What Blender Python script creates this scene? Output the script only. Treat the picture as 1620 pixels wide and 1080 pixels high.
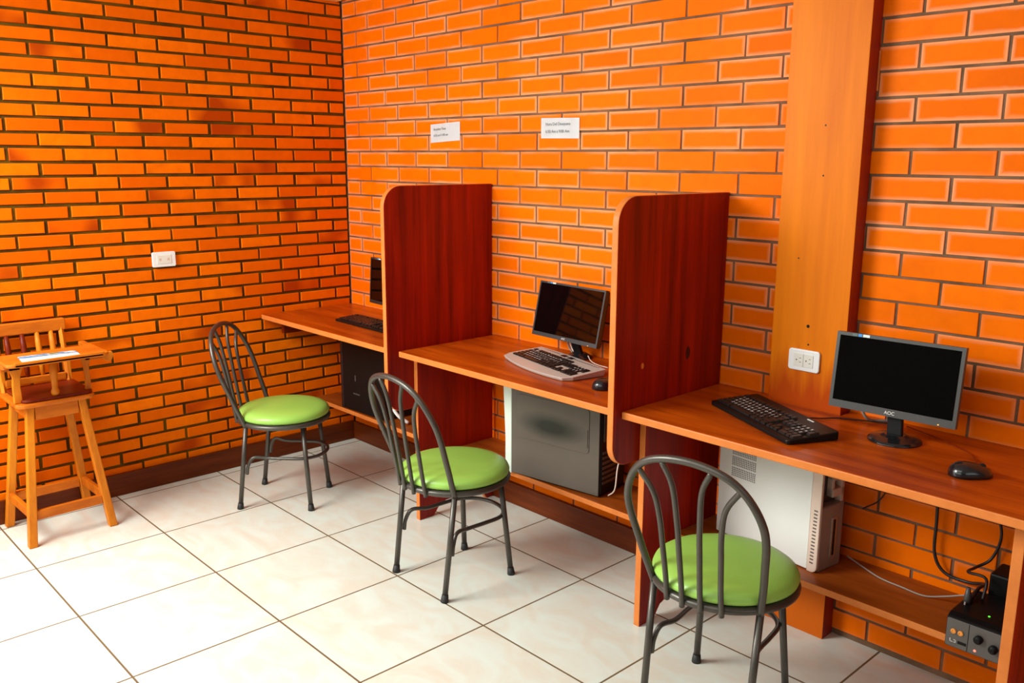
import bpy, bmesh, math, random
from mathutils import Vector, Matrix
random.seed(7)
for o in list(bpy.data.objects): bpy.data.objects.remove(o)
SC = bpy.context.scene
COL = SC.collection

# ------------------------------------------------------------------ camera
CAM_POS = Vector((4.13393673, -2.64159025, 1.55997412))
YAW, PITCH, ROLL, FPX = -0.820587304, -0.204911486, 0.00359071, 1402.511
d = Vector((math.sin(YAW)*math.cos(PITCH), math.cos(YAW)*math.cos(PITCH), math.sin(PITCH)))
r = d.cross(Vector((0, 0, 1))).normalized(); u = r.cross(d)
r2 = r*math.cos(ROLL) + u*math.sin(ROLL); u2 = -r*math.sin(ROLL) + u*math.cos(ROLL)
cam_data = bpy.data.cameras.new('camera'); cam = bpy.data.objects.new('camera', cam_data)
COL.objects.link(cam); SC.camera = cam
cam_data.sensor_width = 36; cam_data.lens = FPX/1620*36; cam_data.clip_start = .05
M = Matrix((r2, u2, -d)).transposed().to_4x4(); M.translation = CAM_POS
cam.matrix_world = M
cam_data.dof.use_dof = False

# ------------------------------------------------------------------ world, lights, exposure
SC.view_settings.view_transform = 'Standard'; SC.view_settings.look = 'None'
SC.view_settings.gamma = 1; SC.view_settings.exposure = 0.0; SC.view_settings.use_curve_mapping = False
W = bpy.data.worlds.new('world'); SC.world = W; W.use_nodes = True
W.node_tree.nodes['Background'].inputs[0].default_value = (.92, .97, 1, 1)
W.node_tree.nodes['Background'].inputs[1].default_value = .45

def area(name, loc, target, sx, sy, power, col=(1, 1, 1)):
    L = bpy.data.lights.new(name, 'AREA'); L.shape = 'RECTANGLE'; L.size = sx; L.size_y = sy
    L.energy = power; L.color = col
    o = bpy.data.objects.new(name, L); COL.objects.link(o); o.location = loc
    o.rotation_euler = (Vector(target)-Vector(loc)).to_track_quat('-Z', 'Y').to_euler()
    return o
area('daylight_left_opening', (-.02, -3.40, 1.45), (1.6, -2.7, .2), 2.3, 1.5, 50, (.97, 1, .97))
area('high_left_daylight', (.95, -3.0, 2.36), (2.3, -.6, .2), 1.3, 1.1, 128, (.96, 1, .96))  # high left source read off the chair shadows; its roof opening is added
area('overhead_fill', (2.9, -2.6, 2.36), (2.7, -.6, .3), 2.0, 1.0, 15, (.97, 1, .97))  # added overhead fill for the right side, no known source there
area('daylight_front_opening', (2.4, -5.42, 1.82), (2.2, 0, 1.0), 4.5, .9, 30, (.97, 1, .97))
area('right_fill', (6.35, -2.0, 1.8), (2.0, -.6, 1.0), 2.4, .9, 8, (1, .98, .95))  # weak fill added from the right, no known source there

# ------------------------------------------------------------------ materials
def new_mat(name):
    m = bpy.data.materials.new(name); m.use_nodes = True
    nt = m.node_tree; b = nt.nodes['Principled BSDF']
    return m, nt, b
def setin(b, **k):
    for n, v in k.items():
        n = n.replace('_', ' ')
        if n in b.inputs:
            b.inputs[n].default_value = v
def node(nt, t, **k):
    n = nt.nodes.new(t)
    for a, v in k.items(): setattr(n, a, v)
    return n
def math_n(nt, op, a, b=None, clamp=False):
    n = nt.nodes.new('ShaderNodeMath'); n.operation = op; n.use_clamp = clamp
    for i, x in enumerate((a, b)):
        if x is None: continue
        if hasattr(x, 'is_linked') or hasattr(x, 'links'): nt.links.new(x, n.inputs[i])
        else: n.inputs[i].default_value = x
    return n.outputs[0]
def mixc(nt, f, a, b, blend='MIX'):
    n = nt.nodes.new('ShaderNodeMix'); n.data_type = 'RGBA'; n.blend_type = blend
    for s, x in ((0, f), (6, a), (7, b)):
        if hasattr(x, 'links'): nt.links.new(x, n.inputs[s])
        else: n.inputs[s].default_value = x if s == 0 else (tuple(x)+(1,))[:4]
    return n.outputs[2]
def ramp(nt, f, lo, hi):
    n = nt.nodes.new('ShaderNodeMapRange'); n.inputs[1].default_value = lo; n.inputs[2].default_value = hi
    nt.links.new(f, n.inputs[0]); return n.outputs[0]
def noise(nt, scale, detail=3, vec=None, mapscale=None, rough=.55):
    tc = nt.nodes.new('ShaderNodeTexCoord'); src = tc.outputs['Object'] if vec is None else vec
    if mapscale:
        mp = nt.nodes.new('ShaderNodeMapping'); mp.inputs['Scale'].default_value = mapscale
        nt.links.new(src, mp.inputs[0]); src = mp.outputs[0]
    n = nt.nodes.new('ShaderNodeTexNoise'); n.inputs['Scale'].default_value = scale
    n.inputs['Detail'].default_value = detail; n.inputs['Roughness'].default_value = rough
    nt.links.new(src, n.inputs['Vector']); return n.outputs['Fac']
def bump(nt, b, h, strength=.3, dist=.002):
    n = nt.nodes.new('ShaderNodeBump'); n.inputs['Strength'].default_value = strength
    n.inputs['Distance'].default_value = dist; nt.links.new(h, n.inputs['Height'])
    nt.links.new(n.outputs[0], b.inputs['Normal'])
def plain(name, col, rough=.5, metal=0, spec=.5, var=.0, coat=0, scale=40):
    m, nt, b = new_mat(name); setin(b, Roughness=rough, Metallic=metal, Specular_IOR_Level=spec, Coat_Weight=coat)
    f = noise(nt, scale, 2)
    c = mixc(nt, f, [x*(1-var) for x in col], [min(1, x*(1+var)) for x in col])
    nt.links.new(c, b.inputs['Base Color']); return m
def wood(name, dark, light, grain=(1, 1, 14), scale=3, rough=.4, coat=0, amb=(.0, 1.0), stripes=None, spec=.5):
    """grain: mapping scale, small along the grain"""
    m, nt, b = new_mat(name); setin(b, Roughness=rough, Coat_Weight=coat, Coat_Roughness=.15, Specular_IOR_Level=spec)
    f1 = noise(nt, scale, 5, mapscale=grain, rough=.6)
    f2 = noise(nt, scale*6, 3, mapscale=grain)
    f = ramp(nt, math_n(nt, 'ADD', math_n(nt, 'MULTIPLY', f1, .75), math_n(nt, 'MULTIPLY', f2, .25)), .33, .68)
    nt.links.new(mixc(nt, f, dark, light), b.inputs['Base Color'])
    bump(nt, b, f2, .12, .001); return m
def brick(name, c0, c1, pale, pale_w, dirt, rough, pale_amt):
    m, nt, b = new_mat(name)
    at = node(nt, 'ShaderNodeAttribute', attribute_name='tint')
    a1 = node(nt, 'ShaderNodeUVMap', uv_map='uva'); a2 = node(nt, 'ShaderNodeUVMap', uv_map='uvb')
    s1 = nt.nodes.new('ShaderNodeSeparateXYZ'); nt.links.new(a1.outputs[0], s1.inputs[0])
    s2 = nt.nodes.new('ShaderNodeSeparateXYZ'); nt.links.new(a2.outputs[0], s2.inputs[0])
    e = math_n(nt, 'MINIMUM', math_n(nt, 'MINIMUM', s1.outputs[0], s2.outputs[0]), math_n(nt, 'MINIMUM', s1.outputs[1], s2.outputs[1]))
    n1 = noise(nt, 18, 4); n2 = noise(nt, 3.0, 2); n3 = noise(nt, 60, 3)
    sp = nt.nodes.new('ShaderNodeSeparateColor'); nt.links.new(at.outputs['Color'], sp.inputs[0])
    base = mixc(nt, sp.outputs[0], c0, c1)
    base = mixc(nt, math_n(nt, 'MULTIPLY', ramp(nt, n1, .35, .75), .35), base, [x*.80 for x in c0])
    # burnt patch bricks
    bp = math_n(nt, 'MULTIPLY', math_n(nt, 'GREATER_THAN', sp.outputs[1], .88), ramp(nt, noise(nt, 5, 1), .40, .62))
    base = mixc(nt, math_n(nt, 'MULTIPLY', bp, dirt), base, (.40, .040, .001))
    # pale mineral edge
    w = math_n(nt, 'ADD', pale_w*.4, math_n(nt, 'MULTIPLY', n1, pale_w*1.2))
    g = math_n(nt, 'SUBTRACT', 1.0, math_n(nt, 'DIVIDE', e, w), True)
    g = math_n(nt, 'MULTIPLY', g, math_n(nt, 'MULTIPLY', ramp(nt, math_n(nt, 'ADD', n2, math_n(nt, 'MULTIPLY', sp.outputs[2], .25)), .45, .72), pale_amt))
    tcz = nt.nodes.new('ShaderNodeTexCoord'); sz = nt.nodes.new('ShaderNodeSeparateXYZ'); nt.links.new(tcz.outputs['Object'], sz.inputs[0])
    g = math_n(nt, 'MULTIPLY', g, math_n(nt, 'ADD', math_n(nt, 'MULTIPLY', ramp(nt, sz.outputs[2], .65, 1.3), .8), .2))
    base = mixc(nt, g, base, pale)
    nt.links.new(base, b.inputs['Base Color'])
    setin(b, Roughness=rough, Specular_IOR_Level=.04)
    bump(nt, b, n3, .35, .0015); return m

MAT = {}
MAT['brick_back'] = brick('smooth_orange_brick', (.88, .145, .000), (.98, .180, .0005), (.95, .44, .22), .0125, .10, .5, .8)
MAT['brick_left'] = brick('rough_orange_brick', (.74, .105, .000), (.95, .185, .001), (.85, .30, .05), .004, .9, .65, .12)
def mortar(name, a, b_, ):
    m, nt, b = new_mat(name); setin(b, Roughness=.9, Specular_IOR_Level=.2)
    f = ramp(nt, noise(nt, 7, 4), .35, .7); nt.links.new(mixc(nt, f, a, b_), b.inputs['Base Color'])
    bump(nt, b, noise(nt, 120, 3), .5, .003); return m
MAT['mortar_back'] = mortar('grey_brown_mortar', (.13, .07, .035), (.27, .145, .08))
MAT['mortar_left'] = mortar('dark_olive_mortar', (.06, .028, .001), (.16, .078, .001))
MAT['panel'] = wood('mahogany_panel', (.12, .0008, .0003), (.44, .013, .001), grain=(11, 11, .5), scale=1.6, rough=.42, coat=.0, spec=.25)
MAT['leg_panel'] = MAT['panel']
MAT['edge'] = wood('orange_wood_edge', (.58, .155, .028), (.72, .215, .045), grain=(3, 3, 3), scale=3, rough=.42, spec=.2)
MAT['desktop'] = wood('reddish_desktop', (.22, .022, .001), (.56, .100, .003), grain=(.7, 9, 9), scale=2.2, rough=.3, spec=.3)
MAT['shelf'] = wood('brown_shelf_wood', (.20, .036, .003), (.38, .085, .008), grain=(.8, 8, 8), scale=2.2, rough=.42, spec=.25)
MAT['column'] = wood('orange_pine_column', (.64, .140, .0002), (.86, .225, .0005), grain=(5, 5, .35), scale=1.5, rough=.45, spec=.12)
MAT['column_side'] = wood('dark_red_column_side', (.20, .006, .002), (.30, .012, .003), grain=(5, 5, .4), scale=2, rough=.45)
MAT['baseboard'] = wood('dark_baseboard', (.075, .011, .001), (.17, .030, .003), grain=(.9, .9, 10), scale=2.5, rough=.4, spec=.2)
MAT['pine'] = wood('high_chair_wood', (.46, .105, .004), (.78, .25, .010), grain=(3, 3, .8), scale=4, rough=.42, spec=.22)
MAT['pine_h'] = wood('high_chair_wood_flat', (.40, .075, .003), (.70, .185, .008), grain=(3, .7, 3), scale=4, rough=.42, spec=.22)
MAT['redwood'] = wood('dark_red_seat_wood', (.10, .007, .001), (.22, .020, .002), grain=(3, .7, 3), scale=4, rough=.4, spec=.2)
MAT['knot'] = plain('dark_knot', (.045, .002, .001), .5)
def stain_and_low_tone(m):
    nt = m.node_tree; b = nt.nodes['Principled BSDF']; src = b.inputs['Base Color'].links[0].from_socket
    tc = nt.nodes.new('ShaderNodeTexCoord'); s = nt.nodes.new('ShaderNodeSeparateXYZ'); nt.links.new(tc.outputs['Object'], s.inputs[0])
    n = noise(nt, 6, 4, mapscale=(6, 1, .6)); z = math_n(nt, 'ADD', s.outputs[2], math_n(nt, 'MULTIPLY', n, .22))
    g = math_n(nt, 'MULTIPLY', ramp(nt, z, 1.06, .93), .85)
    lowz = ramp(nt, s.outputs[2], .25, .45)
    st = mixc(nt, lowz, (.50, .085, .004), (.42, .035, .001))  # red streaked stain near desk height, browner tone down to the floor
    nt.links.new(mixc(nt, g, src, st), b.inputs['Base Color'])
stain_and_low_tone(MAT['column'])
MAT['cream'] = wood('yellow_ceiling_wood', (.75, .45, .10), (.85, .58, .18), grain=(1, 8, 1), scale=2, rough=.6)
MAT['ceiling_paint'] = plain('pale_ceiling_paint', (.52, .53, .50), .8, var=.03, scale=4)
MAT['plaster'] = plain('grey_green_plaster', (.13, .12, .10), .85, var=.05, scale=6)
MAT['white_plastic'] = plain('white_plastic', (.86, .85, .83), .32, var=.02)
MAT['outlet_inner'] = plain('ivory_plastic', (.78, .74, .66), .4, var=.02)
MAT['paper'] = plain('white_paper', (.86, .88, .90), .75, var=.02)
MAT['ink'] = plain('grey_ink', (.22, .24, .24), .8)
MAT['black'] = plain('black_plastic', (.006, .0055, .005), .4, var=.2, spec=.18)
MAT['black_soft'] = plain('dark_key_plastic', (.010, .009, .008), .35, var=.2, spec=.35)
MAT['bezel'] = plain('dark_grey_bezel', (.055, .052, .048), .42, var=.1)
MAT['bezel_dark'] = plain('black_bezel', (.02, .018, .016), .4, var=.1)
MAT['screen'] = plain('black_screen', (.001, .001, .001), .04, spec=.3)
MAT['key_print'] = plain('key_print', (.95, .92, .88), .5)
MAT['silver_key'] = plain('silver_keyboard_plastic', (.50, .45, .40), .36, var=.05, metal=.15)
MAT['metal'] = plain('dark_grey_painted_tube', (.085, .074, .062), .33, metal=.55, var=.12)
MAT['rubber'] = plain('black_rubber', (.015, .014, .013), .6)
MAT['beige'] = plain('beige_steel_panel', (.70, .69, .64), .42, var=.03, scale=4)
MAT['beige_plastic'] = plain('aged_beige_plastic', (.66, .50, .40), .45, var=.06, scale=15)
MAT['shaded_front'] = plain('shaded_front_plastic', (.26, .20, .16), .4, var=.08)  # shade on the lower case front put into its colour
MAT['dark_vent'] = plain('dark_vent', (.10, .07, .06), .6)
MAT['mint'] = plain('pale_grey_green_plastic', (.66, .74, .64), .4, var=.03)
MAT['steel'] = plain('bare_steel', (.42, .38, .33), .4, metal=.7, var=.1)
MAT['cable'] = plain('black_cable', (.012, .010, .009), .45)
MAT['cable_grey'] = plain('grey_cable', (.30, .25, .21), .5)
MAT['cable_white'] = plain('off_white_cable', (.72, .60, .52), .5)
MAT['orange_jack'] = plain('orange_jack', (.85, .33, .05), .35)
MAT['grey_plate'] = plain('grey_faceplate', (.10, .088, .078), .4, var=.08)
MAT['sticker_blue'] = plain('blue_sticker', (.02, .28, .75), .4)
MAT['sticker_white'] = plain('pale_sticker', (.65, .74, .72), .4)
MAT['sticker_dark'] = plain('dark_sticker', (.08, .13, .13), .4)
MAT['logo'] = plain('pale_logo_print', (.75, .70, .66), .4)
MAT['glossy_black'] = plain('glossy_black_plastic', (.010, .011, .013), .16, spec=.6)
def emit(name, col, s):
    m, nt, b = new_mat(name); setin(b, Base_Color=col+(1,), Emission_Color=col+(1,), Emission_Strength=s); return m
MAT['led_green'] = emit('green_led', (.1, .9, .05), 1.2)
MAT['led_red'] = emit('red_led', (1, .18, .12), 1.5)
MAT['led_orange'] = emit('orange_led', (1, .4, .05), 1.5)
def vinyl():
    m, nt, b = new_mat('lime_green_vinyl'); setin(b, Roughness=.34, Specular_IOR_Level=.5)
    f = noise(nt, 5, 2); nt.links.new(mixc(nt, f, (.28, .52, .075), (.34, .59, .105)), b.inputs['Base Color'])
    bump(nt, b, noise(nt, 9, 2), .25, .006); return m
MAT['vinyl'] = vinyl()
def dark_case():
    m, nt, b = new_mat('dark_grey_case_panel'); setin(b, Roughness=.42, Metallic=.2)
    tc = nt.nodes.new('ShaderNodeTexCoord'); mp = nt.nodes.new('ShaderNodeMapping')
    mp.inputs['Location'].default_value = (-.225*6.2, 0, -.238*19); mp.inputs['Scale'].default_value = (6.2, 0, 19)
    nt.links.new(tc.outputs['Object'], mp.inputs[0])
    ln = nt.nodes.new('ShaderNodeVectorMath'); ln.operation = 'LENGTH'; nt.links.new(mp.outputs[0], ln.inputs[0])
    f = ramp(nt, ln.outputs['Value'], .35, 1.15)
    base = mixc(nt, noise(nt, 5, 2), (.092, .072, .054), (.12, .096, .074))
    nt.links.new(mixc(nt, f, (.018, .018, .012), base), b.inputs['Base Color']); return m
MAT['case_dark'] = dark_case()
def picture_card():
    m, nt, b = new_mat('printed_leaflet'); setin(b, Roughness=.35)
    tc = nt.nodes.new('ShaderNodeTexCoord'); s = nt.nodes.new('ShaderNodeSeparateXYZ'); nt.links.new(tc.outputs['Object'], s.inputs[0])
    x = s.outputs[0]; y = s.outputs[1]
    band = math_n(nt, 'LESS_THAN', x, -.002)
    n1 = noise(nt, 30, 2)
    img = mixc(nt, ramp(nt, n1, .42, .6), (.03, .20, .42), (.55, .62, .55))
    img = mixc(nt, ramp(nt, noise(nt, 22, 1), .5, .62), img, (.12, .16, .06))
    nt.links.new(mixc(nt, band, (.88, .90, .88), img), b.inputs['Base Color']); return m
MAT['leaflet'] = picture_card()
def floor_mat():
    m, nt, b = new_mat('cream_marbled_floor_tile')
    tc = nt.nodes.new('ShaderNodeTexCoord'); s = nt.nodes.new('ShaderNodeSeparateXYZ'); nt.links.new(tc.outputs['Object'], s.inputs[0])
    T = .495
    def cell(c, off):
        t = math_n(nt, 'DIVIDE', math_n(nt, 'SUBTRACT', c, off), T)
        fl = math_n(nt, 'FLOOR', t); fr = math_n(nt, 'SUBTRACT', t, fl)
        dd = math_n(nt, 'MULTIPLY', math_n(nt, 'MINIMUM', fr, math_n(nt, 'SUBTRACT', 1.0, fr)), T)
        return fl, dd
    fx, dx = cell(s.outputs[0], .0724); fy, dy = cell(s.outputs[1], -1.3255)
    e = math_n(nt, 'MINIMUM', dx, dy)
    grout = math_n(nt, 'LESS_THAN', e, .0034)
    # per-tile offset of marbling
    cb = nt.nodes.new('ShaderNodeCombineXYZ'); nt.links.new(math_n(nt, 'MULTIPLY', fx, 3.7), cb.inputs[0]); nt.links.new(math_n(nt, 'MULTIPLY', fy, 5.3), cb.inputs[1])
    nt.links.new(math_n(nt, 'MULTIPLY', math_n(nt, 'ADD', fx, fy), 7.7), cb.inputs[2])
    va = nt.nodes.new('ShaderNodeVectorMath'); nt.links.new(tc.outputs['Object'], va.inputs[0]); nt.links.new(cb.outputs[0], va.inputs[1])
    mp = nt.nodes.new('ShaderNodeMapping'); mp.inputs['Scale'].default_value = (1, 1.8, 1); mp.inputs['Rotation'].default_value = (0, 0, .6); nt.links.new(va.outputs[0], mp.inputs[0])
    n = nt.nodes.new('ShaderNodeTexNoise'); n.inputs['Scale'].default_value = 4.2; n.inputs['Detail'].default_value = 5; n.inputs['Distortion'].default_value = 1.6
    nt.links.new(mp.outputs[0], n.inputs['Vector'])
    c = mixc(nt, ramp(nt, n.outputs['Fac'], .36, .66), (.69, .635, .53), (.69, .735, .655))
    c = mixc(nt, math_n(nt, 'MULTIPLY', ramp(nt, noise(nt, 9, 4, vec=va.outputs[0]), .55, .72), .35), c, (.70, .77, .71))
    c = mixc(nt, grout, c, (.16, .095, .04))
    nt.links.new(c, b.inputs['Base Color'])
    rr = mixc(nt, grout, (.22, .22, .22), (.8, .8, .8)); nt.links.new(rr, b.inputs['Roughness'])
    bump(nt, b, math_n(nt, 'MINIMUM', e, .004), .5, .4)
    setin(b, Specular_IOR_Level=.4)
    return m
MAT['floor'] = floor_mat()

# ------------------------------------------------------------------ mesh helpers
def obj(name, bm, mat, parent=None, smooth=False, loc=None, bevel=0, seg=2, label=None, rot=None, kind=None):
    me = bpy.data.meshes.new(name)
    bmesh.ops.recalc_face_normals(bm, faces=bm.faces)
    bm.to_mesh(me); bm.free()
    mats = mat if isinstance(mat, (list, tuple)) else [mat]
    for m in mats: me.materials.append(MAT[m])
    o = bpy.data.objects.new(name, me); COL.objects.link(o)
    if smooth:
        for p in me.polygons: p.use_smooth = True
    if parent: o.parent = parent
    if loc: o.location = loc
    if rot: o.rotation_euler = rot
    if bevel:
        md = o.modifiers.new('bevel', 'BEVEL'); md.width = bevel; md.segments = seg; md.limit_method = 'ANGLE'; md.angle_limit = .6
    if label: o['label'] = label
    if kind: o['kind'] = kind
    return o
def thing(name, label, cat, loc=(0, 0, 0), rz=0, group=None):
    o = bpy.data.objects.new(name, None); COL.objects.link(o); o.empty_display_size = .05
    o.location = loc; o.rotation_euler = (0, 0, rz); o['label'] = label; o['category'] = cat
    if group: o['group'] = group
    return o
def tag(o, label, cat, group=None):
    o['label'] = label; o['category'] = cat
    if group: o['group'] = group
    return o
def box(x0, x1, y0, y1, z0, z1, bm=None, mi=0):
    bm = bm or bmesh.new()
    v = [bm.verts.new(p) for p in ((x0, y0, z0), (x1, y0, z0), (x1, y1, z0), (x0, y1, z0), (x0, y0, z1), (x1, y0, z1), (x1, y1, z1), (x0, y1, z1))]
    for f in ((0, 3, 2, 1), (4, 5, 6, 7), (0, 1, 5, 4), (1, 2, 6, 5), (2, 3, 7, 6), (3, 0, 4, 7)):
        bm.faces.new([v[i] for i in f]).material_index = mi
    return bm
def obox(bm, c, ax, ay, az):
    """box with centre c and half-axis vectors"""
    c, ax, ay, az = map(Vector, (c, ax, ay, az))
    v = [bm.verts.new(c + ax*i + ay*j + az*k) for k in (-1, 1) for i, j in ((-1, -1), (1, -1), (1, 1), (-1, 1))]
    for f in ((0, 3, 2, 1), (4, 5, 6, 7), (0, 1, 5, 4), (1, 2, 6, 5), (2, 3, 7, 6), (3, 0, 4, 7)):
        bm.faces.new([v[i] for i in f])
    return bm
def prism(poly, axis, a, b, bm=None, side_mi=0, cap_mi=0):
    """poly 2-D outline extruded along axis from a to b; axis 'x': poly=(y,z), 'y': (x,z), 'z': (x,y)"""
    bm = bm or bmesh.new()
    f = {'x': lambda p, t: (t, p[0], p[1]), 'y': lambda p, t: (p[0], t, p[1]), 'z': lambda p, t: (p[0], p[1], t)}[axis]
    A = [bm.verts.new(f(p, a)) for p in poly]; B = [bm.verts.new(f(p, b)) for p in poly]
    bm.faces.new(A).material_index = cap_mi; bm.faces.new(B[::-1]).material_index = cap_mi
    n = len(poly)
    for i in range(n):
        bm.faces.new((A[i], A[(i+1) % n], B[(i+1) % n], B[i])).material_index = side_mi
    return bm
def rrect(x0, x1, y0, y1, rad, n=6):
    if not hasattr(rad, '__len__'): rad = [rad]*4
    out = []
    for (cx, cy, a0), q in zip(((x1, y1, 0), (x0, y1, 90), (x0, y0, 180), (x1, y0, 270)), rad):
        sx = -1 if cx == x1 else 1; sy = -1 if cy == y1 else 1
        if q < 1e-5: out.append((cx, cy)); continue
        for i in range(n+1):
            a = math.radians(a0 + 90*i/n); out.append((cx+sx*q+q*math.cos(a), cy+sy*q+q*math.sin(a)))
    return out
def crom(P, n=8):
    P = [Vector(p) for p in P]; P = [2*P[0]-P[1]] + P + [2*P[-1]-P[-2]]; out = []
    for i in range(1, len(P)-2):
        a, b, c, e = P[i-1:i+3]
        for k in range(n):
            t = k/n; out.append(.5*((2*b)+(c-a)*t+(2*a-5*b+4*c-e)*t*t+(-a+3*b-3*c+e)*t**3))
    out.append(P[-2]); return out
def tube(pts, rad, seg=10, bm=None, cap=True, rads=None):
    bm = bm or bmesh.new(); pts = [Vector(p) for p in pts]; n = len(pts)
    T = [(pts[min(i+1, n-1)]-pts[max(i-1, 0)]).normalized() for i in range(n)]
    ref = Vector((0, 0, 1)) if abs(T[0].z) < .9 else Vector((1, 0, 0))
    N = (ref - T[0]*ref.dot(T[0])).normalized(); rings = []
    for i in range(n):
        N = (N - T[i]*N.dot(T[i])).normalized(); B = T[i].cross(N); q = rads[i] if rads else rad
        rings.append([bm.verts.new(pts[i] + (N*math.cos(2*math.pi*k/seg)+B*math.sin(2*math.pi*k/seg))*q) for k in range(seg)])
    for i in range(n-1):
        for k in range(seg):
            bm.faces.new((rings[i][k], rings[i][(k+1) % seg], rings[i+1][(k+1) % seg], rings[i+1][k]))
    if cap: bm.faces.new(rings[0][::-1]); bm.faces.new(rings[-1])
    return bm
def lathe(prof, seg=32, bm=None, c=(0, 0, 0)):
    bm = bm or bmesh.new(); rings = []
    for q, z in prof:
        if q < 1e-6: rings.append([bm.verts.new((c[0], c[1], c[2]+z))])
        else: rings.append([bm.verts.new((c[0]+q*math.cos(2*math.pi*k/seg), c[1]+q*math.sin(2*math.pi*k/seg), c[2]+z)) for k in range(seg)])
    for A, B in zip(rings[:-1], rings[1:]):
        for k in range(seg):
            k2 = (k+1) % seg
            if len(A) == 1 and len(B) == 1: continue
            if len(A) == 1: bm.faces.new((A[0], B[k2], B[k]))
            elif len(B) == 1: bm.faces.new((A[k], A[k2], B[0]))
            else: bm.faces.new((A[k], A[k2], B[k2], B[k]))
    if len(rings[0]) > 1: bm.faces.new(rings[0][::-1])
    if len(rings[-1]) > 1: bm.faces.new(rings[-1])
    return bm
def text(body, size, mat, parent, name, matrix, depth=.0004, align='LEFT'):
    c = bpy.data.curves.new(name, 'FONT'); c.body = body; c.size = size; c.extrude = depth; c.align_x = align
    t = bpy.data.objects.new('tmp', c); COL.objects.link(t)
    bpy.context.view_layer.update()
    me = bpy.data.meshes.new_from_object(t.evaluated_get(bpy.context.evaluated_depsgraph_get()))
    bpy.data.objects.remove(t)
    me.materials.clear(); me.materials.append(MAT[mat]); me.transform(matrix)
    o = bpy.data.objects.new(name, me); COL.objects.link(o); o.parent = parent; return o

# ------------------------------------------------------------------ setting
def struct(name, bm, mat, **k):
    o = obj(name, bm, mat, **k); o['kind'] = 'structure'; return o
XR, YF, ZC = 6.4, -5.5, 2.36
struct('floor', box(-.3, XR+.1, YF-.1, .2, -.08, 0), 'floor')
cb_ = bmesh.new()   # ceiling with two roof openings added for the overhead area lights
for (a0, a1, b0, b1) in ((-.2, XR+.1, YF-.1, -3.65), (-.2, .25, -3.65, .2), (.25, 1.65, -2.35, .2), (1.65, 1.85, -3.65, .2),
                         (1.85, 3.95, -3.65, -3.15), (1.85, 3.95, -2.05, .2), (3.95, XR+.1, -3.65, .2)):
    box(a0, a1, b0, b1, ZC, ZC+.08, cb_)
struct('ceiling', cb_, 'ceiling_paint')

def brick_wall(name, axis, rows, mats, joint, slabs, depth, jit, bev):
    """rows: list of (z0, z1, [cell edges]); axis 'y' wall faces -y at y=0, 'x' wall faces +x at x=0"""
    bm = bmesh.new(); uva = bm.loops.layers.uv.new('uva'); uvb = bm.loops.layers.uv.new('uvb')
    tint = bm.loops.layers.float_color.new('tint')
    P = (lambda a, dd, z: (a, dd, z)) if axis == 'y' else (lambda a, dd, z: (-dd, a, z))
    for s in slabs:
        a0, a1, z0, z1 = s
        v = [bm.verts.new(P(*p)) for p in ((a0, depth, z0), (a1, depth, z0), (a1, .16, z0), (a0, .16, z0), (a0, depth, z1), (a1, depth, z1), (a1, .16, z1), (a0, .16, z1))]
        for f in ((0, 3, 2, 1), (4, 5, 6, 7), (0, 1, 5, 4), (1, 2, 6, 5), (2, 3, 7, 6), (3, 0, 4, 7)):
            bm.faces.new([v[i] for i in f]).material_index = 1
    j = joint/2
    for z0, z1, E in rows:
        for a0, a1 in zip(E[:-1], E[1:]):
            if a1-a0 < .02: continue
            r1 = lambda: random.uniform(-jit, jit)
            A0, A1, Z0, Z1 = a0+j+r1(), a1-j+r1(), z0+j+r1()*.7, z1-j+r1()*.7
            f = random.uniform(0, jit*1.2); c = (random.random(), random.random(), random.random(), 1)
            L, H = A1-A0, Z1-Z0
            q = [(A0, Z0), (A1, Z0), (A1, Z1), (A0, Z1)]
            q2 = [(A0+bev, Z0+bev), (A1-bev, Z0+bev), (A1-bev, Z1-bev), (A0+bev, Z1-bev)]
            q = [(x+r1()*.5, z+r1()*.5) for x, z in q]
            vb = [bm.verts.new(P(x, depth+.004, z)) for x, z in q]
            vm = [bm.verts.new(P(x, f+bev, z)) for x, z in q]
            vf = [bm.verts.new(P(x, f, z)) for x, z in q2]
            faces = [vf]
            for i in range(4):
                k = (i+1) % 4; faces += [[vm[i], vm[k], vf[k], vf[i]], [vb[i], vb[k], vm[k], vm[i]]]
            for fv in faces:
                fc = bm.faces.new(fv)
                for lp in fc.loops:
                    p = lp.vert.co; a = p.x if axis == 'y' else p.y
                    ua, va = max(0, a-A0), max(0, p.z-Z0)
                    lp[uva].uv = (ua, va); lp[uvb].uv = (max(0, L-ua), max(0, H-va)); lp[tint] = c
    return struct(name, bm, mats)
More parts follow.
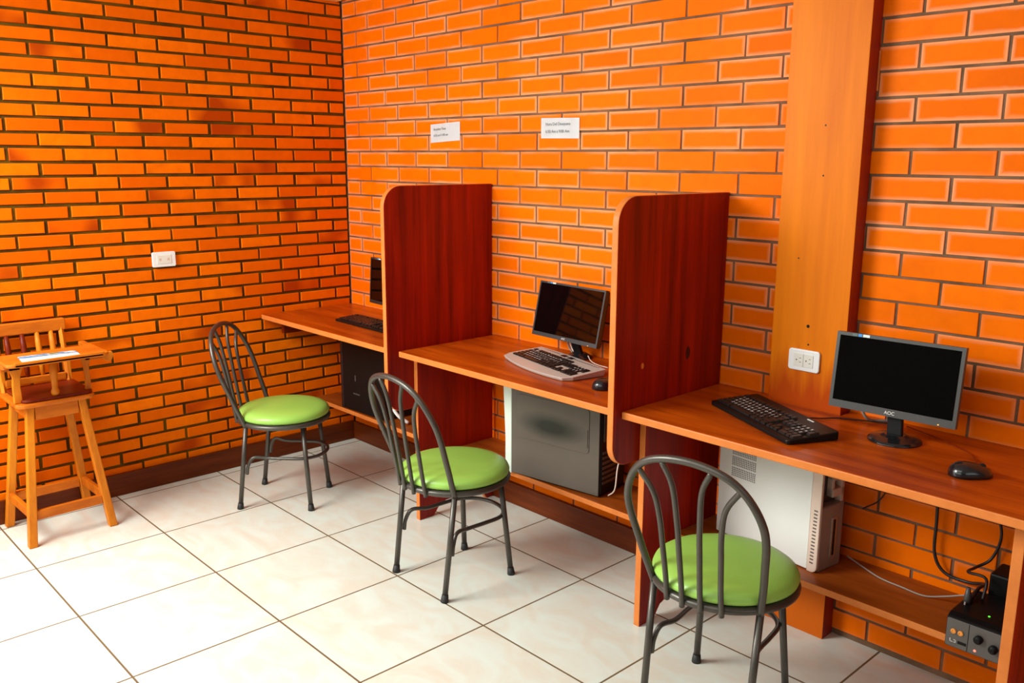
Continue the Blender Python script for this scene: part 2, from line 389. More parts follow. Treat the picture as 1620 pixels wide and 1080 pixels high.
# back wall courses
h = .067901200*1.1; z0 = 2.05242812*1.1
rows = []
def edges(off, mod, a0, a1):
    E = [a0]; k = math.ceil((a0-off)/mod)
    while off+k*mod < a1-.001:
        if off+k*mod > a0+.001: E.append(off+k*mod)
        k += 1
    E.append(a1); return E
for k in range(-2, 31):
    zt = z0-h*k; zb = zt-h
    if zt > ZC+.05 or zb < -.03: continue
    zb = max(zb, 0.0)
    rows.append((zb, min(zt, ZC), edges(.125 if k % 2 else .227, .2438, .0, 2.75)))
    rows.append((zb, min(zt, ZC), edges(2.996 if k % 2 else 3.118, .2372, 2.75, XR)))
brick_wall('wall_back', 'y', rows, ['brick_back', 'mortar_back'], .0085, [(-.2, XR+.1, -.05, ZC)], .0045, .0009, .0012)
rows = []
h2 = .06065; zz = 1.473 + 20*h2
k = 0
while zz > 0:
    zb = max(zz-h2, 0)
    if zb < ZC-.02:
        # row centre 1.507 (k=19) has perpends at -.192-.2185n ; the next at -.093
        rows.append((zb, min(zz, 2.345), edges(-.192+(.003 if k % 4 == 1 else 0) if k % 2 else -.093, .2188, -2.15, 0)))
    zz -= h2; k += 1
brick_wall('wall_left', 'x', rows, ['brick_left', 'mortar_left'], .0132, [(-2.15, .0, -.05, ZC)], .009, .0022, .002)
# plain room shell behind the camera, with openings for the daylight
struct('wall_left_front', box(-.16, 0, YF, -4.75, 0, ZC), 'plaster')
struct('wall_left_front', box(-.16, 0, -4.75, -2.15, 2.2, ZC), 'plaster')
bmf = box(-.16, XR+.1, YF-.1, YF, 0, 1.35); box(-.16, .1, YF-.1, YF, 1.35, ZC, bmf); box(4.7, XR+.1, YF-.1, YF, 1.35, ZC, bmf)
struct('wall_front', bmf, 'plaster')
bmr = box(XR, XR+.1, YF, .0, 0, 1.3); box(XR, XR+.1, YF, -3.3, 1.3, ZC, bmr); box(XR, XR+.1, -.7, 0, 1.3, ZC, bmr)  # unseen opening added for the right fill light
struct('wall_right', bmr, 'plaster')
struct('baseboard_left', box(.0, .016, -2.15, -.02, 0, .105), 'baseboard', bevel=.003)
struct('baseboard_back', box(.0, 2.365, -.020, .0, 0, .100), 'baseboard', bevel=.003)
struct('trim_1', box(0.0, .05, -2.15, -.03, 2.335, ZC), 'cream', bevel=.002)
# timber pillar
bmc = box(2.623, 2.879, -.064, .0, 0, ZC)
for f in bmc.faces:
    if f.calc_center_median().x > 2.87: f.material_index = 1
col = struct('trim_2', bmc, ['column', 'column_side'], bevel=.002)
hs = bmesh.new()
for (x, z, q) in ((2.749, 1.037, .0055), (2.754, .978, .003), (2.759, 1.658, .0028), (2.763, 1.508, .0028), (2.70, 1.25, .0025)):
    prism([(x+q*math.cos(i*.628), z+q*math.sin(i*.628)) for i in range(10)], 'y', -.0646, -.0635, hs)
obj('screw_hole', hs, 'black', col)
struct('trim_3', box(2.879, 2.884, -.006, .0, 1.755, 1.87), 'edge', bevel=.001)

# ------------------------------------------------------------------ workstations
ZD = .773; TD = .025; YD = -.545; ZS = .290; YS = -.268
def partition(x0, x1, zb, label):
    t = thing('desk_partition', label, 'partition', (x1, 0, 0), 0, 'upright desk partitions')
    # tall privacy board with rounded front corners
    P = rrect(-.582, -.001, zb, 1.446, [0, .085, .075, 0], 10)
    # sides with edge material on front outline
    b = prism(P, 'x', x0-x1, 0, None, 1, 0)
    obj('privacy_board', b, ['panel', 'edge'], t, bevel=.004, seg=2)
    # supporting leg board below, narrower, with foot cut-out
    L = [(-.449, zb+.12), (-.449, .0), (-.375, .0), (-.362, .012), (-.335, .050), (-.30, .064), (-.10, .064), (-.07, .05), (-.05, .0), (-.021, 0), (-.021, zb+.0001), (-.021, zb+.12)]
    return t, L
def leg_board(t, x0, x1, zt, lab=None):
    L = [(-.449, zt), (-.449, .0), (-.375, .0), (-.362, .012), (-.335, .045), (-.30, .056), (-.12, .056), (-.09, .045), (-.06, .0), (-.0215, 0), (-.0215, zt)]
    b = prism(L, 'x', x0, x1, None, 1, 0)
    o = obj('leg_board', b, ['panel', 'edge'], t, bevel=.002)
    return o
# first partition (between left and middle desks), board on the left of its leg board
t1, _ = partition(1.142, 1.168, .505, 'tall dark red partition with rounded corners between the left and middle desks')
leg_board(t1, .002, .026, ZD-TD)
t2, _ = partition(2.366, 2.392, .588, 'tall dark red partition with rounded corners between the middle and right desks')
leg_board(t2, .002, .026, ZD-TD)
kn = prism([(-.203+.012*math.cos(i*.45), .913+.022*math.sin(i*.45)*(1+.15*math.sin(i*2.1))) for i in range(14)], 'x', -.0004, .0005)
obj('wood_knot', kn, 'knot', t2)
kn = prism([(-.445+.007*math.cos(i*.45), .905+.010*math.sin(i*.45)) for i in range(14)], 'x', -.0004, .0005)
obj('wood_knot', kn, 'edge', t2)

def desk(name_label, x0, x1, lx, edge_r, left_leg=None, right_leg=None, corner=.0):
    t = thing('computer_desk', name_label, 'desk', (x0, 0, 0), 0, 'wall desks in a row')
    P = [(0, YD), (x1-x0, YD), (x1-x0, -.002), (0, -.002)]
    b = prism(P, 'z', ZD-TD, ZD)
    for f in b.faces:
        if abs(f.calc_center_median().y-YD) < 1e-4: f.material_index = 1
    obj('desktop', b, ['desktop', 'edge'], t, bevel=.004)
    return t
def shelf(t, X0, x0, x1, round_left=False):
    P = rrect(x0-X0, x1-X0, YS, -.022, [0, 0, .03 if round_left else .0, 0])
    b = prism(P, 'z', ZS-.022, ZS)
    for f in b.faces:
        if f.calc_center_median().y < YS+.04 and abs(f.normal.z) < .5: f.material_index = 1
    bm_fix = b
    for f in bm_fix.faces:
        f.normal_update()
        if f.calc_center_median().y < YS+.035 and abs(f.normal.z) < .5: f.material_index = 1
    return obj('lower_shelf', b, ['shelf', 'edge'], t, bevel=.003)
dL = desk('leftmost wooden wall desk in the brick corner, mostly hidden by the first partition', .010, 1.140, 0, 0)
YD0 = YD
shelf(dL, .010, .022, 1.140)
obj('support_rail', box(.008, .034, -.44, -.03, ZD-TD-.085, ZD-TD), 'redwood', dL, bevel=.002)
dM = desk('middle wooden desk between the two partitions, holding a silver and black keyboard', 1.196, 2.364, 0, 0)
shelf(dM, 1.196, 1.196, 2.364)
dR = desk('right wooden desk running out of view under the widescreen monitor, power socket above', 2.394, 3.72, 0, 0)
# right shelf, with notch behind for the pillar
P = [(2.420-2.394, YS+.02), (2.426-2.394, YS+.006), (2.440-2.394, YS), (3.512-2.394, YS), (3.512-2.394, -.004), (2.883-2.394, -.004), (2.883-2.394, -.068), (2.619-2.394, -.068), (2.619-2.394, -.004), (2.420-2.394, -.004)]
b = prism(P, 'z', ZS-.022, ZS)
for f in b.faces:
    f.normal_update()
    if f.calc_center_median().y < YS+.03 and abs(f.normal.z) < .5: f.material_index = 1
obj('lower_shelf', b, ['shelf', 'edge'], dR, bevel=.002)
# notch the desktop around the pillar
for o in list(dR.children):
    if o.name.startswith('desktop'):
        bpy.data.objects.remove(o)
X0 = 2.394
P = [(0, YD), (3.72-X0, YD), (3.72-X0, -.002), (2.882-X0, -.002), (2.882-X0, -.067), (2.620-X0, -.067), (2.620-X0, -.002), (0, -.002)]
b = prism(P, 'z', ZD-TD, ZD)
for f in b.faces:
    f.normal_update()
    if abs(f.calc_center_median().y-YD) < 1e-3: f.material_index = 1
obj('desktop', b, ['desktop', 'edge'], dR, bevel=.004)
L = [(-.449, ZD-TD), (-.449, .0), (-.375, .0), (-.335, .045), (-.30, .056), (-.12, .056), (-.06, .0), (-.004, 0), (-.004, ZD-TD)]
obj('leg_board', prism(L, 'x', 3.514-X0, 3.540-X0, None, 1, 0), ['panel', 'edge'], dR, bevel=.002)

# ------------------------------------------------------------------ chairs
Wp = dict(w0=.158, yb=-.134, lean=.363, w1=.181, z1=.52, w2=.192, z2=.671, w3=.128, z3=.783, zt=.817, zs=.417, R=.203, wb=.155, fb=.170, wf=.145, ff=.154)
def make_chair(label):
    p = Wp; t = thing('cafe_chair', label, 'chair', (0, 0, 0), 0, 'green-seated metal cafe chairs')
    # cushion
    R = p['R']
    prof = [(0, .408), (R-.012, .408), (R-.002, .414), (R+.001, .424), (R-.004, .436), (R-.018, .446), (R-.045, .4525), (R-.09, .456), (0, .458)]
    obj('seat_cushion', lathe(prof, 64), 'vinyl', t, smooth=True)
    ring = [(R-.006, .384), (R+.003, .388), (R+.005, .396), (R+.003, .404), (R-.006, .407), (R-.03, .407), (R-.03, .384)]
    obj('seat_ring', lathe(ring+[ring[0]], 64) if False else lathe([(R-.03, .3955), (R-.026, .386), (R-.004, .385), (R+.004, .390), (R+.005, .397), (R+.002, .404), (R-.006, .4075), (0, .4075)], 64), 'metal', t, smooth=True)
    tr = .0105
    Y = lambda z: p['yb']-p['lean']*(z-p['zs'])
    hp = [(-p['w0'], .385), (-p['w1'], p['z1']), (-p['w2'], p['z2']), (-p['w3'], p['z3']), (0, p['zt']), (p['w3'], p['z3']), (p['w2'], p['z2']), (p['w1'], p['z1']), (p['w0'], .385)]
    c = crom([(x, Y(z), z) for x, z in hp], 8)
    obj('back_hoop', tube(c, tr, 12), 'metal', t, smooth=True)
    # four spindles flaring at the top to meet the hoop
    for sx in (-1, 1):
        for xb, xm, xt, zt_ in ((.027, .032, .070, .8035), (.080, .088, .147, .770)):
            yb = -math.sqrt((R+.004)**2-xb*xb)
            ztop = zt_
            def yy(z, yb=yb):
                f = (z-.385)/(ztop-.385); return yb*(1-f)+Y(ztop)*f
            pts = [(sx*xb, yb, .382), (sx*xb, yy(.45), .45), (sx*(xb+xm)/2, yy(.55), .55), (sx*xm, yy(.63), .63), (sx*(xm*.75+xt*.25), yy(ztop-.065), ztop-.065), (sx*xt, yy(ztop), ztop)]
            obj('spindle', tube(crom(pts, 5), .0078, 10), 'metal', t, smooth=True)
    # legs
    def leg(top, foot, name='leg'):
        top, foot = Vector(top), Vector(foot)
        o = obj('leg', tube([top, top.lerp(foot, .5), foot], .0105, 12), 'metal', t, smooth=True)
        dirv = (top-foot).normalized()
        e = foot + dirv*.028
        obj('rubber_foot', tube([foot+Vector((0, 0, .0)), foot+dirv*.006, e], .014, 12, rads=[.0148, .0146, .0118]), 'rubber', o, smooth=True)
    for sx in (-1, 1):
        leg((sx*p['w0'], Y(.385), .385), (sx*p['wb'], -p['fb'], .001))
        leg((sx*.118, .122, .386), (sx*p['wf'], p['ff'], .001))
    # horseshoe brace: along the rear legs, forward, round inside the front legs
    zb = .235
    pts = []
    def rl(z):  # rear leg point
        f = z/.385; return Vector((p['wb']*(1-f)+p['w0']*f, -p['fb']*(1-f)+Y(.385)*f, z))
    A = [rl(.165)+Vector((-.004, .019, 0)), rl(.205)+Vector((-.006, .021, 0)), Vector((.142, -.100, .240)), Vector((.128, -.04, zb)), Vector((.128, .04, zb)), Vector((.122, .115, zb)), Vector((.085, .165, zb)), Vector((.03, .188, zb))]
    B = [Vector((-v.x, v.y, v.z)) for v in A[::-1]]
    obj('leg_brace', tube(crom(A+B, 6), .0075, 10), 'metal', t, smooth=True)
    return t
def copy_tree(o, parent=None):
    c = o.copy(); COL.objects.link(c)
    if parent: c.parent = parent
    for ch in list(o.children): copy_tree(ch, c)
    return c
chair = make_chair('green-seated metal chair furthest left, standing at an angle by the brick corner')
spots = [(.562, -.738, -.829, 'green-seated metal chair furthest left, standing at an angle by the brick corner'),
         (1.688, -.651, -.036, 'green-seated dark metal chair at the middle desk, in front of the dark grey computer case'),
         (2.843, -.610, .158, 'green-seated metal chair nearest the camera, in front of the beige computer case')]
for i, (x, y, a, lab) in enumerate(spots):
    o = chair if i == 0 else copy_tree(chair)
    o.location = (x, y, 0); o.rotation_euler = (0, 0, a); o['label'] = lab

# ------------------------------------------------------------------ high chair
hc = thing('high_chair', "child's wooden high chair with a tray, standing by the left brick wall", 'high chair', (.2, -1.62, 0))
def H(x, y, z): return Vector((x-.2, y+1.62, z))
def bar(a, b_, wx, wy, wx2=None, wy2=None):
    a, b_ = Vector(a), Vector(b_); bm = bmesh.new(); wx2 = wx2 or wx; wy2 = wy2 or wy
    A = [bm.verts.new(a+Vector((i*wx, j*wy, 0))) for i, j in ((-1, -1), (1, -1), (1, 1), (-1, 1))]
    B = [bm.verts.new(b_+Vector((i*wx2, j*wy2, 0))) for i, j in ((-1, -1), (1, -1), (1, 1), (-1, 1))]
    bm.faces.new(A[::-1]); bm.faces.new(B)
    for i in range(4): bm.faces.new((A[i], A[(i+1) % 4], B[(i+1) % 4], B[i]))
    return bm
tops = {(1, -1): (.312, -1.722), (1, 1): (.312, -1.527), (-1, -1): (.095, -1.722), (-1, 1): (.095, -1.527)}
feet = {(1, -1): (.350, -1.775), (1, 1): (.340, -1.456), (-1, -1): (.052, -1.785), (-1, 1): (.045, -1.462)}
for k in tops:
    obj('leg', bar(H(*feet[k], 0), H(*tops[k], .578), .0165, .0165, .0155, .0155), 'pine', hc, bevel=.004)
def lp(k, z):
    f = z/.578; return [feet[k][i]*(1-f)+tops[k][i]*f for i in (0, 1)]
def stretcher(k1, k2, z, hh, th):
    a, c = lp(k1, z), lp(k2, z); A, Cc = H(*a, z), H(*c, z); dd = (Cc-A).normalized(); n = Vector((-dd.y, dd.x, 0))
    obj('stretcher', obox(bmesh.new(), (A+Cc)/2, dd*((Cc-A).length/2-.0165), n*th, Vector((0, 0, hh))), 'pine_h', hc, bevel=.003)
stretcher((1, -1), (1, 1), .128, .020, .009); stretcher((-1, -1), (-1, 1), .128, .020, .009)
stretcher((1, -1), (-1, -1), .135, .020, .009); stretcher((1, 1), (-1, 1), .135, .020, .009)
# apron
ap = bmesh.new()
obox(ap, H(.318, -1.6245, .5455), (.008, 0, 0), (0, .082, 0), (0, 0, .028)); obox(ap, H(.088, -1.6245, .5455), (.008, 0, 0), (0, .082, 0), (0, 0, .028))
obox(ap, H(.2035, -1.722, .5455), (.098, 0, 0), (0, .008, 0), (0, 0, .028)); obox(ap, H(.2035, -1.527, .5455), (.098, 0, 0), (0, .008, 0), (0, 0, .028))
obj('apron', ap, 'pine_h', hc, bevel=.002)
obj('seat_board', prism([(x-.2, y+1.62) for x, y in rrect(.045, .350, -1.775, -1.475, .035)], 'z', .575, .593), 'pine_h', hc, bevel=.005)
obj('seat_pad', prism([(x-.2, y+1.62) for x, y in rrect(.065, .340, -1.750, -1.480, .03)], 'z', .593, .607), 'redwood', hc, bevel=.005, label='dark red seat pad')
# back: posts, slats, rails
for y in (-1.755, -1.500):
    pts = crom([H(.085, y, .590), H(.062, y, .68), H(.052, y, .76), H(.030, y, .85)], 5)
    obj('back_post', tube(pts, .012, 4), 'pine', hc, bevel=.002)
obj('top_rail', prism([(y+1.62, z) for y, z in rrect(-1.785, -1.480, .820, .872, .010)], 'x', .022-.2, .045-.2), 'pine_h', hc, bevel=.005)
obj('lower_back_rail', obox(bmesh.new(), H(.078, -1.6275, .628), (.009, 0, 0), (0, .118, 0), (0, 0, .014)), 'pine_h', hc, bevel=.003)
for y in (-1.715, -1.655, -1.597, -1.542):
    obj('back_slat', tube([H(.072, y, .638), H(.060, y, .70), H(.048, y, .77), H(.036, y, .825)], .012, 8, rads=[.008, .012, .012, .009]), 'redwood' if y < -1.62 else 'pine', hc, smooth=True)
# arms and posts, tray
for y, s in ((-1.797, -1), (-1.425, 1)):
    P = [(x-.2, yy+1.62) for x, yy in rrect(.040, .345, y-.014, y+.014, .012)]
    obj('arm_rest', prism(P, 'z', .742, .762), 'pine_h', hc, bevel=.003)
for y, s in ((-1.752, -1), (-1.494, 1)):
    P = [(-.026, .593), (.014, .593), (.012, .62), (.010, .66), (.014, .70), (.030, .742), (-.040, .742), (-.022, .70), (-.026, .66)]
    bm_ = bmesh.new()
    Pp = [(y+1.62+a*(-s if s < 0 else 1)*.8, z) for a, z in P]
    obj('arm_post', prism([(y+1.62+(-a*.8 if s > 0 else a*.8), z) for a, z in P] if s < 0 else [(y+1.62-a*.55, z) for a, z in P], 'x', .292-.2, .310-.2), 'pine', hc, bevel=.003)
    obj('arm_link', obox(bmesh.new(), H(.28, (y-1.797 if s < 0 else y-1.425)/2, .735), (.030, 0, 0), (0, .036, 0), (0, 0, .007)), 'pine_h', hc, bevel=.002)
    obj('rear_arm_post', bar(H(.075, y, .593), H(.068, y*1.0, .742), .010, .008), 'pine', hc, bevel=.002)
P = [(x-.2, yy+1.62) for x, yy in rrect(.215, .430, -1.812, -1.430, [.03, .02, .02, .03])]
obj('tray', prism(P, 'z', .762, .776), 'pine_h', hc, bevel=.004)
rim = bmesh.new(); obox(rim, H(.424, -1.62, .772), (.006, 0, 0), (0, .165, 0), (0, 0, .010))
obj('tray_rim', rim, 'pine_h', hc, bevel=.003)
br = prism([(-1.450+1.62, .762), (-1.400+1.62, .762), (-1.392+1.62, .748), (-1.402+1.62, .726), (-1.418+1.62, .720), (-1.436+1.62, .734)], 'x', .335-.2, .352-.2)
obj('tray_catch', br, 'pine', hc, bevel=.002)
obj('crotch_peg', lathe([(.0, .600), (.010, .603), (.016, .615), (.016, .626), (.011, .636), (.0125, .66), (.015, .70), (.014, .762)], 16, c=tuple(H(.318, -1.622, 0))), 'pine', hc, smooth=True)
lf = box(-.055, .060, -.105, .105, 0, .0016)
leaf = obj('leaflet', lf, 'leaflet', None, loc=(.352, -1.640, .7766), rot=(0, 0, -.10)); tag(leaf, 'white printed leaflet with a blue and green picture, lying on the high chair tray', 'leaflet')

# ------------------------------------------------------------------ monitors
def monitor(label, pos, yaw, tilt, w, hgt, base, bez, zb, bmat='bezel', stickers=True, bdisc=.073, logo=True, led=True):
    t = thing('computer_monitor', label, 'monitor', (base[0], base[1], ZD), 0, 'flat computer monitors')
    ux = Vector((math.cos(yaw), math.sin(yaw), 0)); n = Vector((math.sin(yaw), -math.cos(yaw), 0))
    up = Vector((0, 0, 1))*math.cos(tilt)-n*math.sin(tilt); fn = ux.cross(up)   # faces the viewer
    c = Vector(pos)-Vector((base[0], base[1], ZD))
    m = Matrix((ux, up, fn)).transposed().to_4x4(); m.translation = c
    def part(name, bm, mat, **k):
        bm.transform(m); return obj(name, bm, mat, t, **k)
    # bezel frame as one ring
    bm = bmesh.new(); x0, x1, y0, y1 = -w/2, w/2, -hgt/2, hgt/2
    ix0, ix1, iy0, iy1 = x0+bez, x1-bez, y0+zb, y1-bez
    box(x0, x1, y0, iy0, -.020, 0, bm); box(x0, x1, iy1, y1, -.020, 0, bm); box(x0, ix0, iy0, iy1, -.020, 0, bm); box(ix1, x1, iy0, iy1, -.020, 0, bm)
    bmesh.ops.remove_doubles(bm, verts=bm.verts, dist=1e-5)
    part('bezel', bm, bmat)
    part('screen', box(ix0, ix1, iy0, iy1, -.006, -.002), 'screen')
    bk = bmesh.new(); box(x0+.004, x1-.004, y0+.004, y1-.004, -.030, -.020, bk)
    part('back_shell', bk, 'black', bevel=.003)
    hb = bmesh.new(); box(-w*.28, w*.28, y0+.03, y1-.05, -.046, -.029, hb); part('rear_housing', hb, 'black', bevel=.006)
    # stand
    nb = Vector((0, 0, .012)); nt_ = c + fn*(-.044) + up*(-hgt*.30)
    neck = bmesh.new(); side = ux*.021; dp = n*.008
    lo, hi = [nb+side*a+dp*b_ for a, b_ in ((-1, -1), (1, -1), (1, 1), (-1, 1))], [nt_+side*a+dp*b_ for a, b_ in ((-1, -1), (1, -1), (1, 1), (-1, 1))]
    A = [neck.verts.new(v) for v in lo]; B = [neck.verts.new(v) for v in hi]
    neck.faces.new(A[::-1]); neck.faces.new(B)
    for i in range(4): neck.faces.new((A[i], A[(i+1) % 4], B[(i+1) % 4], B[i]))
    obj('stand_neck', neck, 'black', t, bevel=.003)
    obj('stand_base', lathe([(bdisc, .0005), (bdisc, .004), (bdisc-.006, .009), (.04, .015), (.03, .020), (0, .021)], 48), 'glossy_black', t, smooth=False, bevel=.001)
    if stickers:
        for a, b_, mt in ((.045, .058, 'sticker_dark'), (.062, .072, 'sticker_blue'), (.075, .094, 'sticker_white')):
            part('sticker', box(x0+a, x0+b_, y1-bez+.001, y1-.001, 0, .0006), mt)
    if logo:
        sz = zb*.62
        mm = m @ Matrix.Translation((0.0, y0+zb*.28, .0003))
        text('AOC', sz, 'logo', t, 'brand_mark', mm, .0003, 'CENTER')
    if led: part('power_light', box(x1-w*.13, x1-w*.12, y0+zb*.15, y0+zb*.27, 0, .0006), 'led_orange')
    return t
monitor('widescreen black monitor with a grey frame on the right desk', (3.100, -.215, .958), .065, .115, .351, .221, (3.108, -.192), .0095, .0215)
monitor('small black monitor on the middle desk behind the silver keyboard', (1.750, -.120, .956), -.06, .213, .376, .224, (1.775, -.075), .0075, .016, bmat='bezel_dark', bdisc=.055)
monitor('black monitor on the left desk, only its left edge showing past the partition', (.660, -.200, .965), -.06, .06, .376, .224, (.665, -.165), .0075, .016, bmat='bezel_dark', bdisc=.07, logo=False)

# ------------------------------------------------------------------ keyboards
def key_layout(n_lim=100):
    K = []; u_ = 1.0
    K += [(x, 5.3, 1, 1) for x in (0, 2, 3, 4, 5, 6.5, 7.5, 8.5, 9.5, 11, 12, 13, 14)]
    K += [(x, 4, 1, 1) for x in range(13)] + [(13, 4, 2, 1)]
    K += [(0, 3, 1.5, 1)] + [(1.5+x, 3, 1, 1) for x in range(12)] + [(13.5, 3, 1.5, 1)]
    K += [(0, 2, 1.8, 1)] + [(1.8+x, 2, 1, 1) for x in range(11)] + [(12.8, 2, 2.2, 1)]
    K += [(0, 1, 2.3, 1)] + [(2.3+x, 1, 1, 1) for x in range(10)] + [(12.3, 1, 2.7, 1)]
    K += [(0, 0, 1.5, 1), (1.5, 0, 1.25, 1), (2.75, 0, 1.25, 1), (4, 0, 6.5, 1), (10.5, 0, 1.5, 1), (12, 0, 1.5, 1), (13.5, 0, 1.5, 1)]
    K += [(15.3+x, y, 1, 1) for y in (4, 3) for x in range(3)] + [(16.3, 1, 1, 1)] + [(15.3+x, 0, 1, 1) for x in range(3)]
    K += [(18.6+x, y, 1, 1) for y in (4, 3, 2) for x in range(3)] + [(18.6+x, 1, 1, 1) for x in range(3)] + [(18.6, 0, 2, 1), (20.6, 0, 1, 1), (21.6, 3, 1, 2), (21.6, 0, 1, 2), (21.6, 4, 1, 1)]
    return K[:]
def key_bm(w, hh, z=.006):
    bm = bmesh.new(); a, b_ = w/2, hh/2; i = min(a, b_)*.22
    lo = [bm.verts.new((x, y, 0)) for x, y in ((-a, -b_), (a, -b_), (a, b_), (-a, b_))]
    hi = [bm.verts.new((x, y+.0006, z)) for x, y in ((-a+i, -b_+i), (a-i, -b_+i), (a-i, b_-i), (-a+i, b_-i))]
    bm.faces.new(lo[::-1]); bm.faces.new(hi)
    for k in range(4): bm.faces.new((lo[k], lo[(k+1) % 4], hi[(k+1) % 4], hi[k]))
    return bm
LEG = {}
def legend_for(i):
    rows = ['', '`1234567890-=', 'QWERTYUIOP[]', "ASDFGHJKL;'", 'ZXCVBNM,./']
    if 13 <= i < 26: return rows[1][i-13]
    if 28 <= i < 40: return rows[2][i-28]
    if 42 <= i < 53: return rows[3][i-42]
    if 55 <= i < 65: return rows[4][i-55]
    if 83 <= i < 92: return '789456123'[i-83]
    return None
def letter_bm(ch):
    if ch not in LEG:
        c = bpy.data.curves.new('l', 'FONT'); c.body = ch; c.size = .0125; c.align_x = 'CENTER'; c.extrude = .00005
        t = bpy.data.objects.new('tmp', c); COL.objects.link(t); bpy.context.view_layer.update()
        me = bpy.data.meshes.new_from_object(t.evaluated_get(bpy.context.evaluated_depsgraph_get())); bpy.data.objects.remove(t)
        me.transform(Matrix.Translation((-.0012, -.002, .0062))); LEG[ch] = me
    return LEG[ch]
def keyboard(label, loc, rz, tilt, w, dpt, body_bm, bmat, kx, ky, uw, uh, kz, key_m='black_soft', warp=None, individual=True, slope=0):
    t = thing('computer_keyboard', label, 'keyboard', loc, rz, 'computer keyboards')
    body = obj('key_deck', body_bm, bmat, t, bevel=.003)
    cache = {}
    K = key_layout()
    merged = None if individual else bmesh.new()
    extra = K[99:] if individual else K
    if individual:
        for ki, (x, y, a, b_) in enumerate(K[:99]):
            ch = legend_for(ki) if a == 1 else None
            if ch:
                kbm_ = key_bm(a*uw*.92, b_*uh*.90); nf = len(kbm_.faces); kbm_.from_mesh(letter_bm(ch))
                for q_, f_ in enumerate(kbm_.faces): f_.material_index = 1 if q_ >= nf else 0
                k = obj('key', kbm_, [key_m, 'key_print'], t)
            elif (a, b_) not in cache:
                cache[(a, b_)] = obj('key', key_bm(a*uw*.92, b_*uh*.90), key_m, t)
                k = cache[(a, b_)]
            else:
                k = cache[(a, b_)].copy(); COL.objects.link(k); k.parent = t
            px, py = kx+(x+a/2)*uw, ky+(y+b_/2)*uh
            if warp: py += warp(px)
            k.location = (px, py, kz+slope*py); k.rotation_euler = (math.atan(slope), 0, 0)
    if extra:
        bm = bmesh.new()
        for (x, y, a, b_) in extra:
            px, py = kx+(x+a/2)*uw, ky+(y+b_/2)*uh
            if warp: py += warp(px)
            kb = key_bm(a*uw*.92, b_*uh*.90); kb.transform(Matrix.Translation((px, py, kz+slope*py)) @ Matrix.Rotation(math.atan(slope), 4, 'X'))
            me = bpy.data.meshes.new('t'); kb.to_mesh(me); kb.free(); bm.from_mesh(me); bpy.data.meshes.remove(me)
        o = obj('keys', bm, key_m, t)
        o['kind'] = 'stuff'
    return t
def wedge_body(w, d_, zf, zr, corner=.01, z0_=0.001):
    bm = prism(rrect(-w/2, w/2, -d_/2, d_/2, corner), 'z', z0_, zr)
    for v in bm.verts:
        if v.co.z > z0_+1e-5: v.co.z = zf+(zr-zf)*(v.co.y+d_/2)/d_
    return bm
# right: black full-size keyboard
w, dp_ = .438, .172
uw = .0186; uh = .0182; sl = (.026-.014)/dp_
kb = keyboard('black keyboard with lettered keys lying at an angle on the right desk', (2.769, -.288, ZD), -.463, 0, w, dp_, wedge_body(w, dp_, .014, .026, .012), 'black', -w/2+.012, -dp_/2+.018, uw, uh, .020, slope=sl)
obj('status_label', box(.085, .115, .068, .073, .0245, .0262), 'logo', kb)
# middle: silver body with black keys, curved palm rest
def curved_body():
    w, n = .470, 24; bm = bmesh.new(); top = []; 
    pts = []
    for i in range(n+1):
        x = -w/2+w*i/n; s = x/(w/2); pts.append((x, -.120+.034*s*s*1.0+(.03 if abs(s) > .96 else 0)))
    for i in range(n+1):
        x = w/2-w*i/n; s = x/(w/2); pts.append((x*.97, .105-.012*s*s))
    bm = prism(pts, 'z', .001, .03)
    for v in bm.verts:
        if v.co.z > .005: v.co.z = .012+.016*min(1, max(0, (v.co.y+.12)/.2))
        else: v.co.x *= .97; v.co.y *= .95
    return bm
kbm = keyboard('silver keyboard with black keys and curved palm rest on the middle desk', (1.815, -.272, ZD), -.235, 0, .46, .2, curved_body(), 'silver_key', -.207, -.052, .0186, .0182, .0195, warp=lambda x: .012*(x/.2)**2*0-.004, slope=.06)
hot = bmesh.new()
for i in range(9): box(-.19+i*.013, -.182+i*.013, .083, .089, .024, .0272, hot)
obj('media_buttons', hot, 'black_soft', kbm); hot = bmesh.new()
for i in range(12): box(.035+i*.014, .043+i*.014, .080, .086, .024, .0272, hot)
obj('media_buttons', hot, 'black_soft', kbm)
for x in (-.055, -.008):
    obj('media_pad', box(x, x+.036, .072, .094, .024, .0275), 'glossy_black', kbm, bevel=.002)
# left: thin black keyboard seen at the partition
keyboard('flat black keyboard on the left desk, cut off by the partition', (.640, -.300, ZD), -.02, 0, .44, .14, wedge_body(.44, .14, .010, .018, .01), 'black', -.208, -.052, .0186, .016, .014, individual=False, slope=.05)

# ------------------------------------------------------------------ mice
def mouse(label, loc, rz):
    t = thing('computer_mouse', label, 'mouse', loc, rz, 'black computer mice')
    bm = bmesh.new(); n, m_ = 14, 20; rings = []
    for i in range(n+1):
        s = -1+2*i/n; y = .056*s; wv = .034*math.sqrt(max(0, 1-abs(s)**2.6))*(1-.06*s)+.0003; hh = .034*math.sqrt(max(0, 1-abs(s)**2.4))*(1-.25*s)
        rings.append([bm.verts.new((wv*math.cos(math.pi*k/m_), y, .002+hh*math.sin(math.pi*k/m_)**.8)) for k in range(m_+1)])
    for A, B in zip(rings[:-1], rings[1:]):
        for k in range(m_): bm.faces.new((A[k], A[k+1], B[k+1], B[k]))
        bm.faces.new((A[m_], A[0], B[0], B[m_]))
    bmesh.ops.remove_doubles(bm, verts=bm.verts, dist=.0003)
    obj('mouse_shell', bm, 'glossy_black', t, smooth=True)
    obj('scroll_wheel', tube([(-.003, .028, .024), (.003, .028, .024)], .009, 16), 'rubber', t)
    return t
